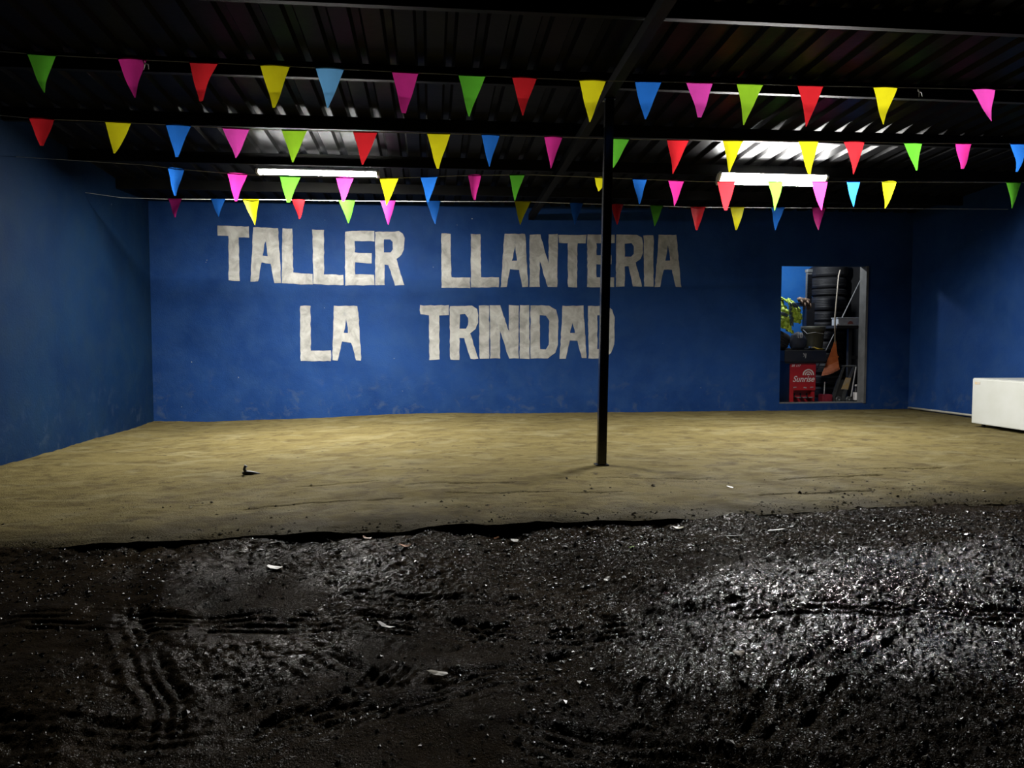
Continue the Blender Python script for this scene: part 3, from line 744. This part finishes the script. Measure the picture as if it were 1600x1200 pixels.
MB().box(.05, .34, .5, .56, 1.56, 1.62, .006).box(.05, .11, .26, .5, 1.57, 1.615, .006).build('arm', M_BLACK, tc)
# lettering and emblem on the red front
def text_mesh(body, size, shear, ext=.0008):
    cu = bpy.data.curves.new('lettering', 'FONT'); cu.body = body; cu.size = size; cu.shear = shear; cu.extrude = ext; cu.offset = size*.012
    ob = bpy.data.objects.new('lettering', cu); COL.objects.link(ob)
    me = bpy.data.meshes.new_from_object(ob.evaluated_get(bpy.context.evaluated_depsgraph_get()))
    bpy.data.objects.remove(ob); bpy.data.curves.remove(cu)
    v = np.empty(len(me.vertices)*3, np.float32); me.vertices.foreach_get('co', v); v = v.reshape(-1, 3)
    return me, v[:, 0].min(), v[:, 0].max(), v[:, 1].min(), v[:, 1].max()
def put_text(body, x0, x1, z0, z1, parent, mat, y=-.001, shear=.35):
    me, a, b_, c, d = text_mesh(body, .1, shear)
    me.transform(Matrix.Translation((x0, y, z0)) @ ROT_UP @ Matrix.Diagonal(((x1-x0)/(b_-a), (z1-z0)/(d-c), 1, 1)) @ Matrix.Translation((-a, -c, 0)))
    o = link('lettering', me, mat, parent); o['label'] = 'white lettering'; o['kind'] = 'stuff'; return o
put_text('Sunrise', -.165, .195, .345, .44, cb_, M_PRINT)
put_text('SR 117', -.19, -.035, .585, .622, cb_, M_PRINT)
ar = MB()
def arc(r0, r1, cx, cz, n=18):
    pts = [(cx+r1*math.cos(math.pi*k/n), cz+r1*math.sin(math.pi*k/n)) for k in range(n+1)] + [(cx+r0*math.cos(math.pi*k/n), cz+r0*math.sin(math.pi*k/n)) for k in range(n, -1, -1)]
    for k in range(n):
        ar.prism([pts[k], pts[k+1], pts[2*n-k], pts[2*n+1-k]], -.0015, .0)
arc(.0, .026, .09, .452); arc(.042, .06, .09, .452); arc(.076, .096, .09, .452)
ar.build('emblem', M_PRINT, cb_)
lg = MB().prism([(-.03,.74),(-.005,.755),(.0,.79),(-.025,.80),(-.03,.785),(-.012,.78),(-.015,.76)], -.052, -.05).prism([(.005,.72),(.018,.725),(.026,.79),(.012,.80),(.006,.76)], -.052, -.05)
lg.build('emblem', M_PALEGREY, tp)
for px, sl in ((-.13, .02), (.04, -.015), (.15, .02)):
    MB().prism([(px-.03,.248),(px+.03,.248+sl*.4),(px+.025,.262+sl*.3),(px-.02,.266)], -.0015, 0).build('lettering', M_PALEGREY, cb_)

# tyres
def tyre_mesh(Ro=.31, w=.2, ri=.195, n=40):
    h = w/2
    prof = [(ri, -h*.78), (ri+.012, -h*.92), (ri+.05, -h*1.02), (Ro-.06, -h*1.0), (Ro-.032, -h*.90), (Ro-.014, -h*.72), (Ro-.004, -h*.56)]
    for g0 in (-.36, -.12, .12, .36):
        prof += [(Ro, h*(g0-.05)), (Ro-.008, h*(g0-.035)), (Ro-.008, h*(g0+.035)), (Ro, h*(g0+.05))]
    prof += [(Ro-.004, h*.56), (Ro-.014, h*.72), (Ro-.032, h*.90), (Ro-.06, h*1.0), (ri+.05, h*1.02), (ri+.012, h*.92), (ri, h*.78), (ri+.02, h*.5), (Ro-.03, h*.4), (Ro-.03, -h*.4), (ri+.02, -h*.5)]
    b = MB(); b.lathe(prof, n, closed=True)
    bmesh.ops.recalc_face_normals(b.b, faces=b.b.faces)
    me = bpy.data.meshes.new('tyre'); b.b.to_mesh(me); b.b.free(); me.shade_smooth(); me.materials.append(M_RUBBER); return me
TM = tyre_mesh()
ordn = ['topmost', 'second from the top', 'third from the top', 'fourth from the top', 'fifth from the top', 'sixth from the top', 'seventh from the top', 'eighth from the top', 'ninth from the top', 'tenth from the top', 'eleventh from the top', 'lowest']
hs = [.21, .20, .21, .19, .19, .17, .16, .19, .26, .13, .20, .2]
z = FZ; n = len(hs); spots = []
for k, hh in enumerate(hs):
    spots.append((z + hh/2, hh)); z += hh
for k, (zc, hh) in enumerate(spots):
    o = bpy.data.objects.new('tyre', TM); COL.objects.link(o)
    s = rnd.uniform(.96, 1.07); o.scale = (s, s, hh/.212)
    o.location = (6.96+rnd.uniform(-.03, .03), 12.98+rnd.uniform(-.02, .02), zc); o.rotation_euler = (rnd.uniform(-.01, .01), rnd.uniform(-.01, .01), rnd.random()*6)
    tag(o, 'black tyre lying flat in the store room stack, ' + ordn[n-1-k], 'tyre', 'tyres stacked in the store room')
o = bpy.data.objects.new('tyre', TM); COL.objects.link(o); o.scale = (1.06, 1.06, 1.35); o.location = (5.45, 11.95, 1.13); o.rotation_euler = (R(8), R(24), 0)
tag(o, 'dark tyre tilted on the machine table under the yellow vest', 'tyre')

# hi-vis vest thrown over the tyre
def cloth(name, pts, m, parent=None, thick=.006, amp=.012, seed=0, f=9.0):
    """grid of control points (rows x cols) -> smoothly wrinkled cloth with thickness"""
    A = np.array(pts, float); r, c = A.shape[:2]; n = 24
    ur = np.linspace(0, r-1, n); uc = np.linspace(0, c-1, n)
    B = np.empty((n, n, 3))
    tmp = np.empty((n, c, 3))
    for j in range(c):
        for k in range(3): tmp[:, j, k] = np.interp(ur, range(r), A[:, j, k])
    for i in range(n):
        for k in range(3): B[i, :, k] = np.interp(uc, range(c), tmp[i, :, k])
    for _ in range(2):
        B[1:-1] = (B[:-2]+2*B[1:-1]+B[2:])/4; B[:, 1:-1] = (B[:, :-2]+2*B[:, 1:-1]+B[:, 2:])/4
    U, V = np.meshgrid(np.linspace(0, 1, n), np.linspace(0, 1, n), indexing='ij')
    B[..., 1] += amp*2*fbm(U*3, V*3, f/3, 3, 90+seed); B[..., 2] += amp*fbm(U*3, V*3, f/2, 3, 91+seed); B[..., 0] += amp*fbm(U*3, V*3, f/2, 3, 92+seed)
    o = grid_mesh(name, B, m, True, parent)
    md = o.modifiers.new('thick', 'SOLIDIFY'); md.thickness = thick
    return o
vest = empty('safety_vest', (5.6, 11.7, 1.2)); tag(vest, 'bright yellow-green safety vest thrown over the tilted tyre', 'vest')
vx = lambda a: [[(x-5.6, y-11.7, zz-1.2) for x, y, zz in row] for row in a]
cloth('left_panel', vx([[(5.38,11.80,1.72),(5.48,11.75,1.75),(5.60,11.78,1.66)],[(5.36,11.60,1.56),(5.46,11.55,1.58),(5.60,11.62,1.50)],[(5.36,11.56,1.40),(5.50,11.50,1.38),(5.62,11.58,1.34)],[(5.38,11.56,1.28),(5.52,11.52,1.22),(5.66,11.60,1.17)]]), M_HIVIS, vest, seed=1, amp=.022)
cloth('right_panel', vx([[(5.64,11.74,1.73),(5.67,11.70,1.70),(5.73,11.72,1.64)],[(5.60,11.62,1.60),(5.69,11.56,1.60),(5.79,11.62,1.54)],[(5.65,11.60,1.46),(5.72,11.55,1.48),(5.80,11.60,1.46)],[(5.68,11.60,1.36),(5.74,11.56,1.33),(5.82,11.60,1.34)]]), M_HIVIS, vest, seed=2, amp=.018)
cloth('collar', vx([[(5.38,11.80,1.78),(5.50,11.76,1.77),(5.62,11.76,1.70)],[(5.38,11.70,1.72),(5.50,11.66,1.73),(5.61,11.68,1.66)]]), M_HIVIS, vest, seed=3, amp=.012)
cloth('reflective_band', vx([[(5.365,11.555,1.515),(5.46,11.515,1.50),(5.56,11.555,1.475)],[(5.36,11.545,1.465),(5.46,11.50,1.45),(5.56,11.545,1.425)]]), M_REFLECT, vest, seed=4, amp=.004)
cloth('reflective_band', vx([[(5.625,11.545,1.655),(5.67,11.53,1.63),(5.73,11.57,1.60)],[(5.62,11.545,1.60),(5.665,11.525,1.575),(5.73,11.56,1.545)]]), M_REFLECT, vest, seed=5, amp=.004)
cloth('strap', vx([[(5.60,11.60,1.66),(5.64,11.60,1.64)],[(5.60,11.57,1.45),(5.65,11.57,1.43)],[(5.60,11.56,1.30),(5.66,11.57,1.28)]]), M_REFLECT, vest, seed=6, amp=.01)
# gloves on the arm
def glove(loc, rz, flip, label):
    e = empty('work_glove', loc, (0, 0, rz)); tag(e, label, 'glove', 'brown gloves on the machine arm')
    b = MB(); s = -1 if flip else 1
    b.tube([(0, 0, 0), (s*.03, -.01, .012), (s*.075, -.02, .0), (s*.10, -.03, -.05)], [.036, .042, .044, .036], 10); b.build('palm', M_BROWN, e, True)
    for k in range(4):
        y0 = -.055+.027*k; ln = (.06, .085, .09, .07)[k]
        MB().tube([(s*.095, y0, -.04), (s*.108, y0*1.1, -.06-ln*.4), (s*.100, y0*1.15, -.06-ln)], [.013, .0125, .009], 8).build('finger', M_BROWN, e, True)
    MB().tube([(s*.04, -.05, 0), (s*.055, -.075, -.03), (s*.05, -.08, -.065)], [.015, .014, .01], 8).build('thumb', M_BROWN, e, True)
    return e
glove((6.00, 11.95, 1.70), .2, False, 'brown work glove flopped over the machine arm, right one')
glove((5.90, 11.93, 1.71), -.15, False, 'brown work glove on the machine arm, nearer the yellow vest')
# dark cloth bundle
nb = empty('cloth_bundle', (5.80, 11.68, .93)); tag(nb, 'dark blue cloth bundle with pale stripes on the machine table', 'cloth')
b = MB(); b.lathe([(.001, 0), (.10, .0), (.135, .05), (.138, .12), (.115, .20), (.07, .25), (.001, .265)], 20)
for v in b.b.verts: v.co.y *= .7; v.co += v.co.normalized()*.012*math.sin(v.co.x*40+v.co.z*33)
b.build('body', M_NAVY, nb, True)
for k in range(4):
    x = -.055+.026*k
    MB().tube([(x-.006, -.085, .17), (x+.003, -.078, .22), (x+.008, -.055, .255)], .006, 6).build('stripe', M_PALEGREY, nb)
# bucket
bk = empty('bucket', (6.13, 11.84, .91)); tag(bk, 'grey plastic bucket with wire handle standing on the machine table', 'bucket')
b = MB(); b.lathe([(.001, 0), (.135, 0), (.142, .01), (.172, .30), (.188, .305), (.192, .33), (.192, .375), (.183, .38), (.172, .375), (.165, .31), (.13, .02), (.001, .02)], 28); b.build('body', M_BUCKET, bk, True)
MB().tube([(-.19, -.02, .33), (-.17, -.13, .26), (-.06, -.19, .28), (.05, -.20, .26), (.16, -.13, .25), (.19, -.02, .33)], .005, 6).build('wire_handle', M_PALEGREY, bk)
for s in (-1, 1): MB().box(s*.19-.01, s*.19+.01, -.03, .0, .3, .36, .003).build('handle_lug', M_BUCKET, bk)
b = empty('yellow_tool', (6.06, 11.62, .91)); tag(b, 'yellow handled tool lying at the foot of the bucket', 'tool')
MB().tube([(-.03, 0, .045), (.03, 0, .02), (.13, .01, .012)], [.008, .011, .012], 8).build('handle', M_YELLOW, b, True)
MB().tube([(-.03, 0, .046), (-.09, -.01, .07)], .004, 6).build('blade', M_GREYMETAL, b)
# fan rake
rk = empty('fan_rake', (6.36, 11.72, .50)); tag(rk, 'orange plastic fan rake with long pale handle leaning beside the machine', 'rake')
apex = Vector((.095, .02, .555))
A0, A1 = Vector((-.165, -.03, -.01)), Vector((.15, -.03, .10))
def fanp(s, t): return apex.lerp(A0.lerp(A1, s) + Vector((0, -.008*math.sin(math.pi*s), -.022*math.sin(math.pi*s))), t)
nb_ = 12; b = MB()
for k in range(nb_):
    for ta, tb_ in ((.0, .35), (.35, .72)):
        q = [fanp(k/nb_, ta), fanp((k+1)/nb_, ta), fanp((k+1)/nb_, tb_), fanp(k/nb_, tb_)]
        if ta == 0: q = [apex+Vector((-.012, 0, 0)).lerp(Vector((.012, 0, 0)), k/nb_), apex+Vector((-.012, 0, 0)).lerp(Vector((.012, 0, 0)), (k+1)/nb_)] + q[2:]
        vs = [b.b.verts.new(p) for p in q]; ws = [b.b.verts.new(p+Vector((0, .008, 0))) for p in q]
        b.b.faces.new(vs); b.b.faces.new(ws[::-1])
        for i in range(4): b.b.faces.new((vs[i], ws[i], ws[(i+1)%4], vs[(i+1)%4]))
b.build('head', M_ORANGE, rk)
for k in range(22):
    s = (k+.5)/22
    MB().tube([fanp(s, .70), fanp(s, .88), fanp(s, 1.0)+Vector((0, -.004, 0))], [.0062, .0058, .004], 5).build('tine', M_ORANGE, rk)
MB().box(-.05, .11, -.012, .0, .30, .325, .002, Matrix.Rotation(R(6), 4, 'Y')).build('cross_bar', M_ORANGE, rk)
MB().tube([tuple(apex+Vector((-.005, .005, -.06))), (.085, .03, .93), (.13, .05, 1.40), (.145, .05, 1.60), (.168, .05, 1.69)], [.0125, .0125, .0125, .013, .012], 8).build('handle', M_WOOD, rk, True)
# thin pole
tag(MB().tube([(6.16, 12.25, FZ), (6.60, 12.13, 1.08), (7.12, 12.0, 2.28)], .0085, 8).build('thin_pole', M_PALEGREY, smooth=True), 'thin dark metal rod leaning to the right behind the fan rake', 'rod')
# bench with a single visible leg
bn = empty('work_bench', (6.98, 12.1, FZ)); tag(bn, 'dark narrow work bench by the right side of the doorway', 'bench')
MB().box(-.42, .33, -.2, .22, 1.20, 1.245, .004).build('top', M_BENCH, bn)
MB().box(-.165, -.105, -.12, -.06, .0, 1.2, .004).build('leg', M_BENCH, bn)
MB().box(.24, .30, -.12, -.06, .0, 1.2, .004).build('leg', M_BENCH, bn)
MB().box(-.165, .30, -.1, -.08, .7, .75, .002).build('rail', M_BENCH, bn)
pb = empty('organiser_box', (6.80, 11.98, FZ+1.245)); tag(pb, 'cloudy clear plastic organiser box with reddish contents on the bench', 'box')
b = MB(); b.box(-.23, .16, -.1, .1, .0, .115, .008); b.box(.16, .27, -.09, .09, .04, .105, .006); b.build('body', M_CLEAR, pb)
MB().box(-.24, .17, -.108, .108, .115, .128, .004).build('lid', M_CLEAR, pb)
MB().prism([(-.07,.02),(.03,.025),(.02,.06),(-.02,.075),(-.05,.06)], -.1015, -.1).build('contents', simple('reddish_parts', (.45, .14, .10), (.3, .12, .1), 25, .6), pb)
MB().box(-.25, -.215, -.11, -.09, -.0, .03, .004).build('latch', M_PRINT, pb)
tag(MB().box(7.10, 7.125, 11.92, 12.0, FZ+1.246, FZ+1.345, .003).build('small_carton', M_PRINT), 'small white carton standing at the right end of the bench', 'carton')
# floor jack stood upright
jk = empty('floor_jack', (6.56, 11.72, FZ)); tag(jk, 'grey trolley jack leaning upright beside the fan rake', 'jack')
for s, nm in ((-1, 0), (1, 0)):
    MB().prism([(s*.085-.10,.02),(s*.085-.06,.0),(s*.085-.035,.12),(s*.085+.12,.60),(s*.085+.09,.61),(s*.085-.075,.16)], -.05, -.03).build('side_rail', M_GREYMETAL, jk)
MB().prism([(-.13,.07),(.05,.06),(.13,.36),(-.03,.38)], -.03, .08).build('body', M_BENCH, jk)
MB().prism([(-.03,.22),(.085,.215),(.135,.40),(.045,.41)], -.054, -.05).build('label_plate', M_LABELY, jk)
MB().tube([(-.02,-.04,.59), (.22,-.04,.59)], .016, 10).build('handle_bar', M_GREYMETAL, jk)
MB().tube([(.21,-.06,.58), (.13,-.07,.10)], .010, 8).build('lever', M_PALEGREY, jk)
for sx in (-.07, .10):
    wlm = MB(); wlm.lathe([(.001, -.02), (.04, -.02), (.052, -.012), (.052, .012), (.04, .02), (.001, .02)], 20, M=Matrix.Translation((sx, -.05, .055)) @ Matrix.Rotation(R(90), 4, 'X'))
    w_ = wlm.build('wheel', M_GREYMETAL, jk, False)
    MB().lathe([(.001, -.004), (.012, -.004), (.012, .004), (.001, .004)], 10, M=Matrix.Translation((sx, -.073, .055)) @ Matrix.Rotation(R(90), 4, 'X')).build('hub', M_PALEGREY, w_)
# small red jack
rj = empty('red_jack', (6.27, 11.66, FZ)); tag(rj, 'small dull red jack body with grey rod on the store room floor', 'jack')
MB().box(-.085, .085, -.06, .09, .0, .145, .02).box(-.10, .10, -.075, .1, .0, .02, .005).build('body', M_DKRED, rj)
MB().tube([(-.03, .0, .14), (-.022, .0, .34)], .010, 8).build('rod', M_PALEGREY, rj)
# bottles
def bottle(x, y, s, label):
    e = empty('bottle', (x, y, FZ)); tag(e, label, 'bottle', 'bottles by the doorway'); e.scale = (s, s, s)
    MB().lathe([(.001, 0), (.042, 0), (.045, .006), (.045, .19), (.036, .215), (.017, .24), (.016, .265)], 18).build('body', M_BLACK, e, True)
    MB().lathe([(.0455, .045), (.0462, .05), (.0462, .165), (.0455, .17)], 18).build('paper_label', M_PRINT, e, True)
    MB().lathe([(.001, .265), (.019, .262), (.019, .292), (.001, .294)], 12).build('cap', M_PRINT, e, True)
bottle(6.80, 11.70, 1.0, 'dark bottle with white label and cap beside the door jamb')
bottle(6.71, 11.95, .92, 'dark bottle further back, left of the one by the jamb')
# hanging cable
tag(MB().tube([(6.10, 13.38, 2.6), (6.12, 13.39, 2.35), (6.17, 13.39, 2.1), (6.19, 13.40, 1.8), (6.19, 13.4, 1.4)], .008, 6).build('wall_cable', M_BLACK, smooth=True), 'thin black cable hanging on the blue store room wall', 'cable')

# ------------------------------------------------------------------ litter
def scrap(name, label, cat, x, y, z, lx, ly, c, seed, curl=.3, rough=.55, n=7):
    r = random.Random(seed); b = MB(); c = tuple(v*.5 for v in c); lx *= .85; ly *= .9
    ring = []
    for k in range(n):
        a = 2*math.pi*k/n; q = r.uniform(.7, 1.15)
        px, py = lx*q*math.cos(a), ly*q*math.sin(a)
        ring.append((px, py, curl*lx*(px/lx)**2*r.uniform(.5, 1.2) + .002))
    vs = [b.b.verts.new(p) for p in ring]; ce = b.b.verts.new((0, 0, .003))
    for k in range(n): b.b.faces.new((ce, vs[k], vs[(k+1)%n]))
    o = b.build(name, simple(name+'_surface', c, tuple(v*.7 for v in c), 40, rough)); md = o.modifiers.new('thick', 'SOLIDIFY'); md.thickness = .002
    o.location = (x, y, z+.006); o.rotation_euler = (r.uniform(-.25, .25), r.uniform(-.25, .25), r.uniform(-.5, .5))
    return tag(o, label, cat)
G = lambda x, y: (x, y, gz_at(x, y))
OR, PW, YB = (.50, .16, .02), (.62, .60, .55), (.40, .32, .14)
scrap('dry_leaf', 'orange dry leaf against the broken floor edge, left of centre', 'leaf', *G(-.36, 4.28), .040, .020, OR, 1)
scrap('dry_leaf', 'orange dry leaf on the soil a step in front of the floor edge', 'leaf', *G(-.15, 4.10), .040, .022, OR, 2)
scrap('dry_leaf', 'small orange leaf at the floor edge left of the post', 'leaf', *G(.36, 4.30), .028, .016, OR, 3)
scrap('dry_leaf', 'yellow brown leaf at the floor edge in front of the post', 'leaf', *G(.92, 4.30), .036, .018, YB, 4)
scrap('dry_leaf', 'pale brown leaf near the floor edge right of the post', 'leaf', *G(1.40, 4.22), .040, .022, (.34, .28, .15), 5)
scrap('paper_scrap', 'large white scrap in the dark grit on the left', 'scrap', *G(-.80, 3.95), .055, .030, PW, 6, .15)
scrap('paper_scrap', 'pale flat scrap on the soil near the left floor edge', 'scrap', *G(-.86, 4.26), .050, .018, PW, 7, .1)
scrap('paper_scrap', 'long pale splinter on the soil right of the post', 'scrap', *G(1.63, 3.98), .070, .012, PW, 8, .05)
scrap('paper_scrap', 'thin pale splinter close to the right part of the floor edge', 'scrap', *G(1.92, 4.08), .060, .010, (.5, .48, .44), 9, .05)
scrap('paper_scrap', 'crumpled white scrap at the floor edge by the small orange leaf', 'scrap', *G(.46, 4.24), .028, .022, PW, 10, .5)
scrap('paper_scrap', 'white scrap in the grit straight below the post', 'scrap', *G(.83, 3.55), .028, .018, PW, 11, .4)
scrap('paper_scrap', 'pale torn piece lying across the long tyre track', 'scrap', *G(-.20, 3.28), .055, .028, (.30, .28, .27), 12, .3)
scrap('paper_scrap', 'dull yellow torn strip beside the diagonal tyre tracks', 'scrap', *G(.02, 2.88), .060, .018, (.30, .26, .15), 13, .2)
scrap('dry_leaf', 'lone tan leaf on the dark soil in the right foreground', 'leaf', *G(1.12, 2.66), .030, .018, (.42, .33, .2), 14)
scrap('green_leaf', 'tiny bright green leaf on the grit', 'leaf', *G(1.05, 3.93), .018, .014, (.32, .62, .03), 15)
scrap('paper_scrap', 'white chip on the cement floor near its worn right edge', 'scrap', 2.10, 5.21, .0, .035, .016, PW, 16, .1)
# dark curled scrap on the cement floor
e = empty('rubber_scrap', (-1.46, 6.30, -.03)); tag(e, 'black curled rubber scrap lying on the cement floor at left', 'scrap')
b = MB(); b.tube([(-.05, 0, .012), (-.02, .0, .016), (.02, .0, .014), (.085, .01, .008)], [.010, .018, .016, .004], 7); b.build('strip', M_RUBBER, e, True)
MB().tube([(-.02, 0, .015), (-.035, 0, .045), (-.022, 0, .075)], [.014, .012, .014], 7).build('curl', M_RUBBER, e, True)
